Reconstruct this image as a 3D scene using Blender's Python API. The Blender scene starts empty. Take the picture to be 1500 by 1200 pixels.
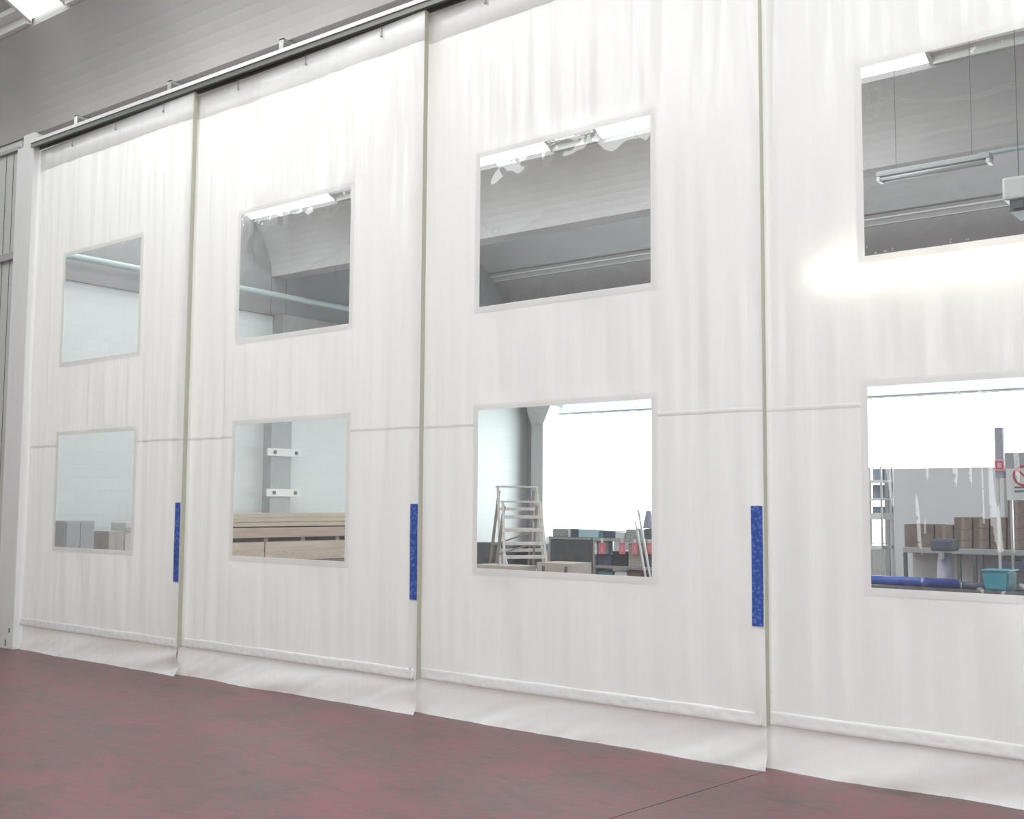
import bpy, bmesh, math, random
from mathutils import Vector, Matrix, noise
random.seed(7)
C = bpy.context.scene.collection
S = bpy.context.scene
PI = math.pi

# ------------------------------------------------------------------ camera
F, YAW, PITCH, ROLL, PD = 1670.0, -.6653, .0843, .0065, 6.607
rt = Vector((math.cos(YAW), -math.sin(YAW), 0))
fw = Vector((math.sin(YAW)*math.cos(PITCH), math.cos(YAW)*math.cos(PITCH), math.sin(PITCH)))
up0 = rt.cross(fw)
R_ = rt*math.cos(ROLL) + up0*math.sin(ROLL)
U_ = -rt*math.sin(ROLL) + up0*math.cos(ROLL)
CP = Vector((0, -PD, 1.6))
cam = bpy.data.cameras.new('camera'); co = bpy.data.objects.new('camera', cam); C.objects.link(co)
m = Matrix((R_, U_, -fw)).transposed().to_4x4(); m.translation = CP
co.matrix_world = m
cam.sensor_width = 36; cam.sensor_fit = 'HORIZONTAL'; cam.lens = 36*F/1500
cam.clip_start = .05; cam.clip_end = 200
S.camera = co

def at(px, py, Y):            # the point of the depth plane y = Y seen at a measured spot of the photo
    d = R_*((px-750)/F) + U_*((600-py)/F) + fw
    return CP + d*((Y+PD)/d.y)
def atz(px, py, Z=.0005):
    d = R_*((px-750)/F) + U_*((600-py)/F) + fw
    return CP + d*((Z-CP.z)/d.z)
def atx(px, py, X):
    d = R_*((px-750)/F) + U_*((600-py)/F) + fw
    return CP + d*(X/d.x)

# ------------------------------------------------------------------ materials
def mat(name, col, rough=.6, metal=0, spec=.5, var=0, vscale=3, vcol=None, bump=0, bscale=40, stretch=(1,1,1), coat=0):
    m = bpy.data.materials.new(name); m.use_nodes = True
    nt = m.node_tree; N = nt.nodes; L = nt.links
    b = N['Principled BSDF']
    b.inputs['Base Color'].default_value = (*col, 1)
    b.inputs['Roughness'].default_value = rough
    b.inputs['Metallic'].default_value = metal
    b.inputs['Specular IOR Level'].default_value = spec
    b.inputs['Coat Weight'].default_value = coat
    tc = N.new('ShaderNodeTexCoord'); mp = N.new('ShaderNodeMapping')
    mp.inputs['Scale'].default_value = stretch
    L.new(tc.outputs['Object'], mp.inputs[0])
    if var or vcol:
        n = N.new('ShaderNodeTexNoise'); n.inputs['Scale'].default_value = vscale; n.inputs['Detail'].default_value = 5
        L.new(mp.outputs[0], n.inputs['Vector'])
        r = N.new('ShaderNodeValToRGB')
        c2 = vcol or tuple(c*(1-var) for c in col)
        r.color_ramp.elements[0].position = .35; r.color_ramp.elements[1].position = .65
        r.color_ramp.elements[0].color = (*c2, 1); r.color_ramp.elements[1].color = (*col, 1)
        L.new(n.outputs['Fac'], r.inputs[0]); L.new(r.outputs[0], b.inputs['Base Color'])
    if bump:
        n2 = N.new('ShaderNodeTexNoise'); n2.inputs['Scale'].default_value = bscale; n2.inputs['Detail'].default_value = 3
        L.new(mp.outputs[0], n2.inputs['Vector'])
        bp = N.new('ShaderNodeBump'); bp.inputs['Strength'].default_value = bump; bp.inputs['Distance'].default_value = .01
        L.new(n2.outputs['Fac'], bp.inputs['Height']); L.new(bp.outputs[0], b.inputs['Normal'])
    return m

def emit(name, col, st):
    m = bpy.data.materials.new(name); m.use_nodes = True
    nt = m.node_tree; N = nt.nodes; N.remove(N['Principled BSDF'])
    e = N.new('ShaderNodeEmission'); e.inputs[0].default_value = (*col, 1); e.inputs[1].default_value = st
    nt.links.new(e.outputs[0], N['Material Output'].inputs[0])
    return m

def blocks(name, col, mortar, w=.5, h=.2, axis='Y'):
    m = mat(name, col, .55)
    nt = m.node_tree; N = nt.nodes; L = nt.links; b = N['Principled BSDF']
    tc = N.new('ShaderNodeTexCoord'); sp = N.new('ShaderNodeSeparateXYZ'); cb = N.new('ShaderNodeCombineXYZ')
    L.new(tc.outputs['Object'], sp.inputs[0])
    L.new(sp.outputs[axis], cb.inputs[0]); L.new(sp.outputs['Z'], cb.inputs[1])
    br = N.new('ShaderNodeTexBrick'); br.inputs['Scale'].default_value = 1
    br.inputs['Brick Width'].default_value = w; br.inputs['Row Height'].default_value = h
    br.inputs['Mortar Size'].default_value = .004; br.inputs['Mortar Smooth'].default_value = .4
    br.inputs['Color1'].default_value = (*col, 1)
    br.inputs['Color2'].default_value = (*[c*.97 for c in col], 1)
    br.inputs['Mortar'].default_value = (*mortar, 1)
    L.new(cb.outputs[0], br.inputs[0]); L.new(br.outputs['Color'], b.inputs['Base Color'])
    bp = N.new('ShaderNodeBump'); bp.inputs['Strength'].default_value = .35; bp.inputs['Distance'].default_value = .006; bp.invert = True
    L.new(br.outputs['Fac'], bp.inputs['Height']); L.new(bp.outputs[0], b.inputs['Normal'])
    return m

def fabric_mat():
    m = bpy.data.materials.new('white_pvc_fabric'); m.use_nodes = True
    nt = m.node_tree; N = nt.nodes; L = nt.links; b = N['Principled BSDF']
    b.inputs['Base Color'].default_value = (.845, .856, .868, 1)
    b.inputs['Roughness'].default_value = .17
    b.inputs['Specular IOR Level'].default_value = .5
    tc = N.new('ShaderNodeTexCoord')
    # fine vertical creases and the weave of the coated cloth
    mp = N.new('ShaderNodeMapping'); mp.inputs['Scale'].default_value = (16, 16, 1.1); L.new(tc.outputs['Object'], mp.inputs[0])
    n1 = N.new('ShaderNodeTexNoise'); n1.inputs['Scale'].default_value = 1; n1.inputs['Detail'].default_value = 3; L.new(mp.outputs[0], n1.inputs['Vector'])
    mp2 = N.new('ShaderNodeMapping'); mp2.inputs['Scale'].default_value = (60, 60, 160); L.new(tc.outputs['Object'], mp2.inputs[0])
    n2 = N.new('ShaderNodeTexNoise'); n2.inputs['Scale'].default_value = 1; n2.inputs['Detail'].default_value = 2; L.new(mp2.outputs[0], n2.inputs['Vector'])
    b1 = N.new('ShaderNodeBump'); b1.inputs['Strength'].default_value = .6; b1.inputs['Distance'].default_value = .010
    L.new(n1.outputs['Fac'], b1.inputs['Height'])
    b2 = N.new('ShaderNodeBump'); b2.inputs['Strength'].default_value = .25; b2.inputs['Distance'].default_value = .0012
    L.new(n2.outputs['Fac'], b2.inputs['Height']); L.new(b1.outputs[0], b2.inputs['Normal'])
    L.new(b2.outputs[0], b.inputs['Normal'])
    tr = N.new('ShaderNodeBsdfTranslucent'); tr.inputs[0].default_value = (.95, .92, .80, 1)
    mx = N.new('ShaderNodeMixShader'); mx.inputs[0].default_value = .2
    L.new(b.outputs[0], mx.inputs[1]); L.new(tr.outputs[0], mx.inputs[2])
    L.new(mx.outputs[0], N['Material Output'].inputs[0])
    return m

def film_mat():
    m = bpy.data.materials.new('clear_pvc_film'); m.use_nodes = True
    nt = m.node_tree; N = nt.nodes; L = nt.links; N.remove(N['Principled BSDF'])
    tc = N.new('ShaderNodeTexCoord')
    mp = N.new('ShaderNodeMapping'); mp.inputs['Scale'].default_value = (3.5, 3.5, 1.3); L.new(tc.outputs['Object'], mp.inputs[0])
    n1 = N.new('ShaderNodeTexNoise'); n1.inputs['Scale'].default_value = 1; n1.inputs['Detail'].default_value = 2; L.new(mp.outputs[0], n1.inputs['Vector'])
    b1 = N.new('ShaderNodeBump'); b1.inputs['Strength'].default_value = .2; b1.inputs['Distance'].default_value = .008
    L.new(n1.outputs['Fac'], b1.inputs['Height'])
    t = N.new('ShaderNodeBsdfTransparent'); t.inputs[0].default_value = (.93, .955, .955, 1)
    g = N.new('ShaderNodeBsdfGlossy'); g.inputs['Roughness'].default_value = .02
    L.new(b1.outputs[0], g.inputs['Normal'])
    fr = N.new('ShaderNodeFresnel'); fr.inputs[0].default_value = 1.5; L.new(b1.outputs[0], fr.inputs['Normal'])
    mu = N.new('ShaderNodeMath'); mu.operation = 'MULTIPLY'; mu.inputs[1].default_value = 2.2; L.new(fr.outputs[0], mu.inputs[0])
    mx = N.new('ShaderNodeMixShader'); L.new(mu.outputs[0], mx.inputs[0]); L.new(t.outputs[0], mx.inputs[1]); L.new(g.outputs[0], mx.inputs[2])
    df = N.new('ShaderNodeBsdfDiffuse'); df.inputs[0].default_value = (.85, .87, .9, 1)
    m2 = N.new('ShaderNodeMixShader'); m2.inputs[0].default_value = .05
    L.new(mx.outputs[0], m2.inputs[1]); L.new(df.outputs[0], m2.inputs[2])
    L.new(m2.outputs[0], N['Material Output'].inputs[0])
    return m

def floor_mat():
    m = mat('red_resin_floor', (.3, .17, .17), .42, spec=.35)
    nt = m.node_tree; N = nt.nodes; L = nt.links; b = N['Principled BSDF']
    tc = N.new('ShaderNodeTexCoord')
    def nz(scale, det, st):
        mp = N.new('ShaderNodeMapping'); mp.inputs['Scale'].default_value = st; mp.inputs['Rotation'].default_value = (0, 0, .5); L.new(tc.outputs['Object'], mp.inputs[0])
        n = N.new('ShaderNodeTexNoise'); n.inputs['Scale'].default_value = scale; n.inputs['Detail'].default_value = det; n.inputs['Roughness'].default_value = .62
        L.new(mp.outputs[0], n.inputs['Vector']); return n
    a = nz(1.6, 8, (1, 1, 1)); c = nz(11, 9, (1, 1.8, 1)); d = nz(60, 2, (1, 1, 1))
    r = N.new('ShaderNodeValToRGB'); r.color_ramp.elements[0].position = .42; r.color_ramp.elements[1].position = .58
    r.color_ramp.elements[0].color = (.125, .09, .092, 1); r.color_ramp.elements[1].color = (.215, .084, .092, 1)
    mix = N.new('ShaderNodeMath'); mix.operation = 'MULTIPLY_ADD'; mix.inputs[1].default_value = .55
    mm = N.new('ShaderNodeMath'); mm.operation = 'MULTIPLY'; mm.inputs[1].default_value = .45
    L.new(a.outputs['Fac'], mm.inputs[0]); L.new(c.outputs['Fac'], mix.inputs[0]); L.new(mm.outputs[0], mix.inputs[2])
    L.new(mix.outputs[0], r.inputs[0])
    # dark blotches
    r2 = N.new('ShaderNodeValToRGB'); r2.color_ramp.elements[0].position = .52; r2.color_ramp.elements[1].position = .66
    r2.color_ramp.elements[0].color = (1, 1, 1, 1); r2.color_ramp.elements[1].color = (.80, .86, .86, 1)
    e = nz(2.6, 9, (1, 2.2, 1)); L.new(e.outputs['Fac'], r2.inputs[0])
    mc = N.new('ShaderNodeMixRGB'); mc.blend_type = 'MULTIPLY'; mc.inputs[0].default_value = 1
    L.new(r.outputs[0], mc.inputs[1]); L.new(r2.outputs[0], mc.inputs[2]); L.new(mc.outputs[0], b.inputs['Base Color'])
    bp = N.new('ShaderNodeBump'); bp.inputs['Strength'].default_value = .15; bp.inputs['Distance'].default_value = .003
    L.new(d.outputs['Fac'], bp.inputs['Height']); L.new(bp.outputs[0], b.inputs['Normal'])
    return m

def strap_mat():
    m = mat('blue_tape', (.035, .085, .34), .4)
    nt = m.node_tree; N = nt.nodes; L = nt.links; b = N['Principled BSDF']
    tc = N.new('ShaderNodeTexCoord')
    v = N.new('ShaderNodeTexNoise'); v.inputs['Scale'].default_value = 42; v.inputs['Detail'].default_value = 2; L.new(tc.outputs['Object'], v.inputs['Vector'])
    r = N.new('ShaderNodeValToRGB'); r.color_ramp.elements[0].position = .5; r.color_ramp.elements[1].position = .66
    r.color_ramp.elements[0].color = (.035, .085, .34, 1); r.color_ramp.elements[1].color = (.13, .2, .55, 1)
    L.new(v.outputs['Fac'], r.inputs[0]); L.new(r.outputs[0], b.inputs['Base Color'])
    return m

SKY = 6.2
M = dict(
    fabric=fabric_mat(), film=film_mat(), floor=floor_mat(), strap=strap_mat(),
    edge=mat('sage_edge_band', (.46, .46, .37), .5),
    concrete=mat('grey_concrete', (.43, .425, .42), .8, var=.08, vscale=1.2, bump=.15, bscale=30),
    concrete_dark=mat('dull_concrete', (.30, .30, .30), .85, var=.1, vscale=1.5),
    roofpanel=mat('grey_roof_panel', (.45, .45, .45), .7, var=.06, vscale=1),
    blockY=blocks('painted_block_end', (.72, .76, .76), (.65, .69, .69), axis='Y'),
    blockX=blocks('painted_block_far', (.66, .70, .70), (.59, .63, .63), axis='X'),
    plaster=mat('pale_plaster', (.62, .62, .61), .8),
    skylight=emit('skylight_glazing', (.985, 1, 1), SKY),
    farwin=emit('daylit_glazing', (.93, 1, 1), 10), fanlight=emit('shaded_glazing', (.80, 1, 1), 2.15),
    white=mat('white_paint', (.76, .77, .76), .4),
    steel=mat('galvanised_steel', (.6, .61, .6), .35, metal=.75, var=.15, vscale=8),
    darksteel=mat('dark_track_steel', (.17, .18, .16), .45, metal=.4),
    greypaint=mat('grey_paint', (.4, .41, .42), .5, var=.08, vscale=5),
    tube=emit('fluorescent_tube', (1, .97, .82), 36),
    tubeoff=mat('unlit_tube', (.66, .7, .7), .25),
    housing=mat('lamp_housing', (.45, .48, .48), .35),
    black=mat('black_plastic', (.03, .035, .045), .45, var=.3, vscale=9),
    darkgrey=mat('dark_grey_metal', (.12, .13, .14), .5, var=.25, vscale=6),
    carton=mat('cardboard', (.52, .46, .41), .8, var=.12, vscale=6),
    cartondk=mat('brown_cardboard', (.24, .19, .165), .8, var=.35, vscale=7), tapebrown=mat('brown_tape', (.3, .24, .2), .5),
    wood=mat('pale_timber', (.66, .56, .43), .6, vcol=(.52, .44, .34), vscale=2.5, stretch=(6, .6, 10)),
    woodred=mat('reddish_timber', (.56, .42, .35), .6, vcol=(.44, .33, .27), vscale=2.5, stretch=(6, .6, 10)),
    ladderwood=mat('pale_ladder_wood', (.8, .77, .73), .6, var=.18, vscale=12),
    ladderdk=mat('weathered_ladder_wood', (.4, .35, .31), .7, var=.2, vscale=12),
    cyan=mat('cyan_plastic', (.07, .42, .55), .35), blue=mat('blue_plastic', (.03, .09, .42), .3),
    bluegrey=mat('blue_grey_plastic', (.26, .33, .42), .4), pipe=mat('pale_pipe_paint', (.42, .5, .5), .45), palecyan=mat('pale_cyan_plastic', (.5, .74, .82), .4),
    teal=mat('teal_plastic', (.12, .28, .3), .4), navy=mat('navy_plastic', (.08, .1, .16), .4),
    red=mat('red_card', (.85, .24, .28), .6), redprint=mat('red_print', (.6, .05, .08), .5), ink=mat('grey_ink', (.2, .2, .22), .6),
    lavender=mat('lavender_grey_paint', (.36, .36, .46), .45), pink=mat('pinkish_label', (.75, .45, .5), .5),
    screen=mat('pale_grey_sheet', (.74, .77, .80), .35), paper=mat('white_paper', (.85, .86, .86), .6),
    ribbed=mat('grey_glazed_panel', (.55, .56, .53), .38, var=.08, vscale=1.5, stretch=(4, 4, .7)),
    frontfill=emit('front_fill_glow', (.985, 1, 1), 5.6), cable=mat('dark_cable', (.1, .1, .1), .6), gap=mat('dark_gasket', (.05, .05, .05), .8),  # front wall glow is an added fill light
)

# ------------------------------------------------------------------ mesh helpers
def box(bm, x0, x1, y0, y1, z0, z1, bev=0):
    r = bmesh.ops.create_cube(bm, size=1)
    vs = r['verts']
    sx, sy, sz = abs(x1-x0), abs(y1-y0), abs(z1-z0)
    for v in vs:
        v.co = Vector(((x0+x1)/2+v.co.x*sx, (y0+y1)/2+v.co.y*sy, (z0+z1)/2+v.co.z*sz))
    if bev:
        es = list({e for v in vs for e in v.link_edges})
        bmesh.ops.bevel(bm, geom=es, offset=min(bev, .45*min(sx, sy, sz)), segments=2, affect='EDGES', profile=.6)
def bar(bm, a, b, w, d=None, bev=.15):          # rectangular bar between two points
    a = Vector(a); b = Vector(b); d = d or w
    L_ = (b-a).length
    t = (b-a).normalized()
    q = t.to_track_quat('Z', 'Y')
    r = bmesh.ops.create_cube(bm, size=1)
    vs = r['verts']
    for v in vs: v.co = (a+b)/2 + q @ Vector((v.co.x*w, v.co.y*d, v.co.z*L_))
def tube(bm, a, b, r0, r1=None, n=16):
    a = Vector(a); b = Vector(b); r1 = r0 if r1 is None else r1
    q = (b-a).normalized().to_track_quat('Z', 'Y'); L_ = (b-a).length
    r = bmesh.ops.create_cone(bm, segments=n, radius1=r0, radius2=r1, depth=L_, cap_ends=True)
    for v in r['verts']: v.co = (a+b)/2 + q @ v.co
def sweep(bm, prof, x0, x1, nseg=1, close=True):   # profile in (y, z), swept along x
    rows = []
    for k in range(nseg+1):
        x = x0+(x1-x0)*k/nseg
        rows.append([bm.verts.new((x, y, z)) for y, z in prof])
    n = len(prof)
    for k in range(nseg):
        for i in range(n if close else n-1):
            j = (i+1) % n
            bm.faces.new((rows[k][i], rows[k][j], rows[k+1][j], rows[k+1][i]))
    if close:
        bm.faces.new(rows[0]); bm.faces.new(rows[-1][::-1])
def obj(name, bm, m, parent=None, smooth=False, loc=None):
    if loc is None: loc = Vector((0, 0, 0))
    bmesh.ops.recalc_face_normals(bm, faces=bm.faces)
    me = bpy.data.meshes.new(name); 
    base = Vector(parent.get('_o', (0, 0, 0))) if parent else Vector(loc)
    bm.transform(Matrix.Translation(-base))
    bm.to_mesh(me); bm.free()
    me.materials.append(M[m] if isinstance(m, str) else m)
    if smooth:
        for p in me.polygons: p.use_smooth = True
    o = bpy.data.objects.new(name, me); C.objects.link(o)
    if parent: o.parent = parent; o['_o'] = tuple(base)
    else: o.location = base; o['_o'] = tuple(base)
    return o
def B(): return bmesh.new()
def bx(*a, **k): b = bmesh.new(); box(b, *a, **k); return b
def tag(o, label, cat, group=None):
    o['label'] = label; o['category'] = cat
    if group: o['group'] = group
    return o
def thing(name, label, cat, loc, group=None):
    o = bpy.data.objects.new(name, None); C.objects.link(o); o.location = loc; o['_o'] = tuple(loc); o.empty_display_size = .1
    return tag(o, label, cat, group)
def solo(name, bm, m, label, cat, group=None, smooth=False):
    xs = [v.co for v in bm.verts]
    c = Vector(((min(v.x for v in xs)+max(v.x for v in xs))/2, (min(v.y for v in xs)+max(v.y for v in xs))/2, min(v.z for v in xs)))
    return tag(obj(name, bm, m, smooth=smooth, loc=c), label, cat, group)
def struct(name, bm, m, parent=None, smooth=False):
    o = obj(name, bm, m, parent, smooth)
    if not parent: o['kind'] = 'structure'
    return o

# ------------------------------------------------------------------ building
XL, XR, YF, YB = -16.4, 5.0, -14.4, 15.0
ZT = 6.72; ZBM = 5.79
struct('floor', bx(XL-.2, XR+.2, YF-.2, YB+.2, -.2, 0), 'floor')
b = B(); bar(b, atz(560, 1300), atz(1119, 1131), .006, .001)
struct('trim_5', b, 'gap')      # saw-cut joint in the floor
b = B(); box(b, XL-.3, XL, YF-.2, YB+.3, 0, 8.4)
struct('wall_left', b, 'blockY')
struct('wall_right', bx(XR, XR+.3, YF-.2, YB+.3, 0, 8.4), 'blockY')
FX0, FX1, FZ0, FZ1 = -4.2, 4.6, .9, 4.3
b = B(); box(b, XL, FX0, YF-.3, YF, 0, 8.4); box(b, FX1, XR, YF-.3, YF, 0, 8.4)
box(b, FX0, FX1, YF-.3, YF, 0, FZ0); box(b, FX0, FX1, YF-.3, YF, FZ1, 8.4)
struct('wall_front', b, 'plaster')
w = struct('window_9', bx(FX0, FX1, YF-.2, YF-.18, FZ0, FZ1), 'frontfill')  # unseen glowing window added to light the lower curtain and streak the film
b = B()
for x in (FX0+.03, -1.3, 1.7, FX1-.03): box(b, x-.03, x+.03, YF-.17, YF-.08, FZ0, FZ1)
for z in (FZ0+.03, 2.6, FZ1-.03): box(b, FX0, FX1, YF-.16, YF-.09, z-.03, z+.03)
obj('window_frame', b, 'white', w)
WX0, WX1, WZ0, WZ1 = -15.9, 2.0, .9, 4.45
b = B(); box(b, XL, XR, YB, YB+.3, 0, WZ0); box(b, XL, XR, YB, YB+.3, WZ1, 8.4)
box(b, XL, WX0, YB, YB+.3, WZ0, WZ1); box(b, WX1, XR, YB, YB+.3, WZ0, WZ1)
struct('wall_back', b, 'blockX')
w = struct('window_1', bx(WX0, WX1, YB+.06, YB+.08, WZ0, 3.72), 'farwin')
obj('upper_glazing', bx(WX0, WX1, YB+.06, YB+.08, 3.775, WZ1), 'fanlight', w)
b = B()
for x in (-12.3, -9.1, -4.9, -2.0, WX1-.02): box(b, x-.03, x+.03, YB+.03, YB+.1, WZ0, WZ1)
for z in (WZ0+.03, WZ1-.03, 3.75): box(b, WX0, WX1, YB+.03, YB+.07, z-.012, z+.012)
obj('window_frame', b, 'white', w)
# concrete roof beams: Y-shaped section, flat underside, flared faces
TB = [-14.0, -7.0, 0.0, 7.0, 14.0]
def beam_prof(yt, zb=ZBM, wd=.35, fl=.45, ht=ZT):
    p = []
    n = 9
    for i in range(n+1):
        t = i/n; p.append((yt - fl*t**2.1, zb+(ht-zb)*t))
    p.append((yt-fl, ht+.12)); p.append((yt+wd+fl, ht+.12))
    for i in range(n, -1, -1):
        t = i/n; p.append((yt+wd+fl*t**2.1, zb+(ht-zb)*t))
    return p
for i, yt in enumerate(TB):
    b = B(); sweep(b, beam_prof(yt), XL, XR, 1)
    o = struct('trim_%d' % (i+6), b, 'concrete')
# arched roof between beams; panes of glazing alternate with closed panels
def arch(y0, y1, z0, rise, th, n=14):
    p = []
    for i in range(n+1):
        t = i/n; p.append((y0+(y1-y0)*t, z0+rise*4*t*(1-t)))
    for i in range(n, -1, -1):
        t = i/n; p.append((y0+(y1-y0)*t, z0+rise*4*t*(1-t)+th))
    return p
bays = [(-13.2, -7.45, [(XL, -3.4), (-3.4, .6), (.6, 1.0), (1.0, XR)], (1, 3)),  # unseen roof lights in this bay are added as front fill
        (-6.2, -.45, [(XL, -15.0), (-15.0, -11.45), (-11.45, -10.7), (-10.7, -9.7), (-9.7, -6.2), (-6.2, -3.1), (-3.1, 2.0), (2.0, XR)], (0, 2, 4, 6)),
        (.8, 6.55, [(XL, -14.1), (-14.1, -12.5), (-12.5, -9.55), (-9.55, -8.75), (-8.75, -4.1), (-4.1, -1.2), (-1.2, XR)], (0, 2, 4)),
        (7.8, 13.55, [(XL, XR)], ())]
cb = B(); wn = 2
for (y0, y1, segs, lit) in bays:
    for k, (x0, x1) in enumerate(segs):
        if k in lit:
            b = B(); sweep(b, arch(y0+.05, y1-.05, ZT+.05, .8, .04), x0+.05, x1-.05, 1)
            w = struct('window_%d' % wn, b, 'skylight'); wn += 1
            f = B()
            for xx in (x0+.025, x1-.025): sweep(f, arch(y0+.03, y1-.03, ZT+.03, .8, .14), xx-.025, xx+.025, 1)
            nb = max(1, int(round((x1-x0)/2.2)))
            for j in range(1, nb):
                xx = x0+(x1-x0)*j/nb; sweep(f, arch(y0+.05, y1-.05, ZT+.025, .8, .03), xx-.012, xx+.012, 1)
            obj('glazing_bar', f, 'white', w)
        else:
            sweep(cb, arch(y0+.12, y1-.12, ZT+.14, .75, .12), x0, x1, 1)
struct('ceiling', cb, 'roofpanel')
b = B()
for (y0, y1, segs, lit) in bays:
    for k, (x0, x1) in enumerate(segs):
        if k in lit: continue
        for sg, ye in ((1, y0), (-1, y1)):
            ys = sorted((ye, ye+sg*.06)); box(b, x0, x1, ys[0], ys[1], ZT+.02, ZT+.13)
            ys = sorted((ye+sg*.06, ye+sg*.19)); box(b, x0, x1, ys[0], ys[1], ZT+.11, ZT+.17)
struct('trim_1', b, 'white')      # kerb flashing along the roof lights
b = B()
for yy in (YF, YB): box(b, XL, XR, min(yy, yy)-.3 if yy < 0 else yy-.65+.05, yy+.2 if yy < 0 else yy+.3, ZT+.1, ZT+.2)
box(b, XL, XR, 14.75, YB+.3, ZT, ZT+.15)
struct('trim_2', b, 'concrete_dark')
# dark concrete ring beam on the end wall, pillars
b = B(); box(b, XL, XL+.06, .45, 6.99, 5.08, 8.3); box(b, XL, XL+.06, 7.36, 13.9, 5.08, 8.3); box(b, XL, XL+.06, 7.0, 7.35, 5.08, ZBM-.01); box(b, XL, XL+.3, 7.1, 9.7, 4.72, 5.08)
struct('trim_3', b, 'concrete_dark')
def pillar(name, x0, x1, y0, y1, ztop, cap=True):
    b = B(); box(b, x0, x1, y0, y1, 0, ztop, .01)
    if cap:
        r = bmesh.ops.create_cube(b, size=1)
        for v in r['verts']:
            top = v.co.z > 0; e = .35 if top else 0
            v.co = Vector((x0 if v.co.x < 0 else x1+e*.6, (y0-e*.5) if v.co.y < 0 else y1+e*.5, ZBM-.005 if top else 4.9))
    return struct(name, b, 'greypaint')
# wall_pillar with clamps seen through the second panel
pa = atx(397, 660, XL+.22); pb = atx(427, 660, XL+.22)
pillar('trim_11', XL, XL+.22, pa.y, pb.y, 4.715, False)
for yy, lab in ((663, 'white steel clamp across the grey pillar, upper of the two'), (722, 'white steel clamp across the grey pillar, lower of the two')):
    c = atx(412, yy, XL+.24)
    t = thing('pillar_clamp', lab, 'clamp', (XL+.22, c.y, c.z-.08), 'clamps on the grey pillar')
    obj('clamp_bar', bx(XL+.221, XL+.26, pa.y-.1, pb.y+.2, c.z-.07, c.z+.07, bev=.008), 'white', t)
    for y_ in (pa.y+.06, pb.y+.08):
        b = B(); tube(b, (XL+.26, y_, c.z), (XL+.275, y_, c.z), .035); obj('bolt', b, 'darkgrey', t)
# corner column and its flared head
b = B(); box(b, -16.14, -15.8, YB-.3, YB, 0, 6.7, .01)
r = bmesh.ops.create_cube(b, size=1)
for v in r['verts']:
    top = v.co.z > 0
    v.co = Vector((-16.14 if v.co.x < 0 else (-15.45 if top else -15.79), (YB-.5 if top else YB-.31) if v.co.y < 0 else YB, 3.9 if top else 3.5))
box(b, -16.14, -15.45, YB-.5, YB, 3.9, 4.2)
struct('trim_12', b, 'plaster')
struct('trim_14', bx(XL, -16.141, YB-.12, YB, 0, 6.7), 'greypaint')  # dark strip painted in for the shaded left side of the column
# pipe along the end wall
b = B(); tube(b, (XL+.33, .5, 5.40), (XL+.33, 14.2, 5.40), .055)
for y_ in (2, 5, 9, 12): box(b, XL+.06, XL+.36, y_-.02, y_+.02, 5.37, 5.39)
pp = solo('wall_pipe', b, M['pipe'], 'pale pipe running high along the dark top of the end wall', 'pipe')

# ------------------------------------------------------------------ partition: left leaf, post, right infill
def ribbed(name, x0, x1, y, z0, z1):
    b = B(); n = max(1, int((x1-x0)/.16)); w_ = (x1-x0)/n
    for k in range(n):
        box(b, x0+k*w_+.001, x0+(k+1)*w_-.001, y, y+.035, z0, z1, .002)
    return struct(name, b, 'ribbed')
pl = ribbed('wall_partition', XL, -12.43, .02, 0.0, ZBM-.005)
b = B(); box(b, XL, -12.43, -.03, .018, 4.38, 4.46); box(b, XL, -12.43, -.02, .018, 5.66, 5.7); box(b, XL, -12.43, -.03, .018, 0, .5)
obj('rail', b, 'greypaint', pl)
b = B()
for k in range(1, 20):
    x = -12.43-k*.165
    if x > XL: box(b, x-.0025, x+.0025, .0165, .0195, .5, 5.66)
obj('joint', b, 'gap', pl)
b = B(); box(b, -12.28, -12.045, -.045, .06, 0, ZBM-.005, .01)
post = struct('trim_13', b, 'white')
obj('door_stile', bx(-12.43, -12.282, -.03, .05, .0, 5.66, bev=.006), 'white', post)
b = B()
for (x, z, h) in ((-12.13, .18, .05), (-12.2, .03, .07)): box(b, x-.008, x+.008, -.048, -.045, z, z+h)
obj('scuff', b, 'gap', post)
ribbed('wall_infill', .03, XR, .02, 0, ZBM-.005)

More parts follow.
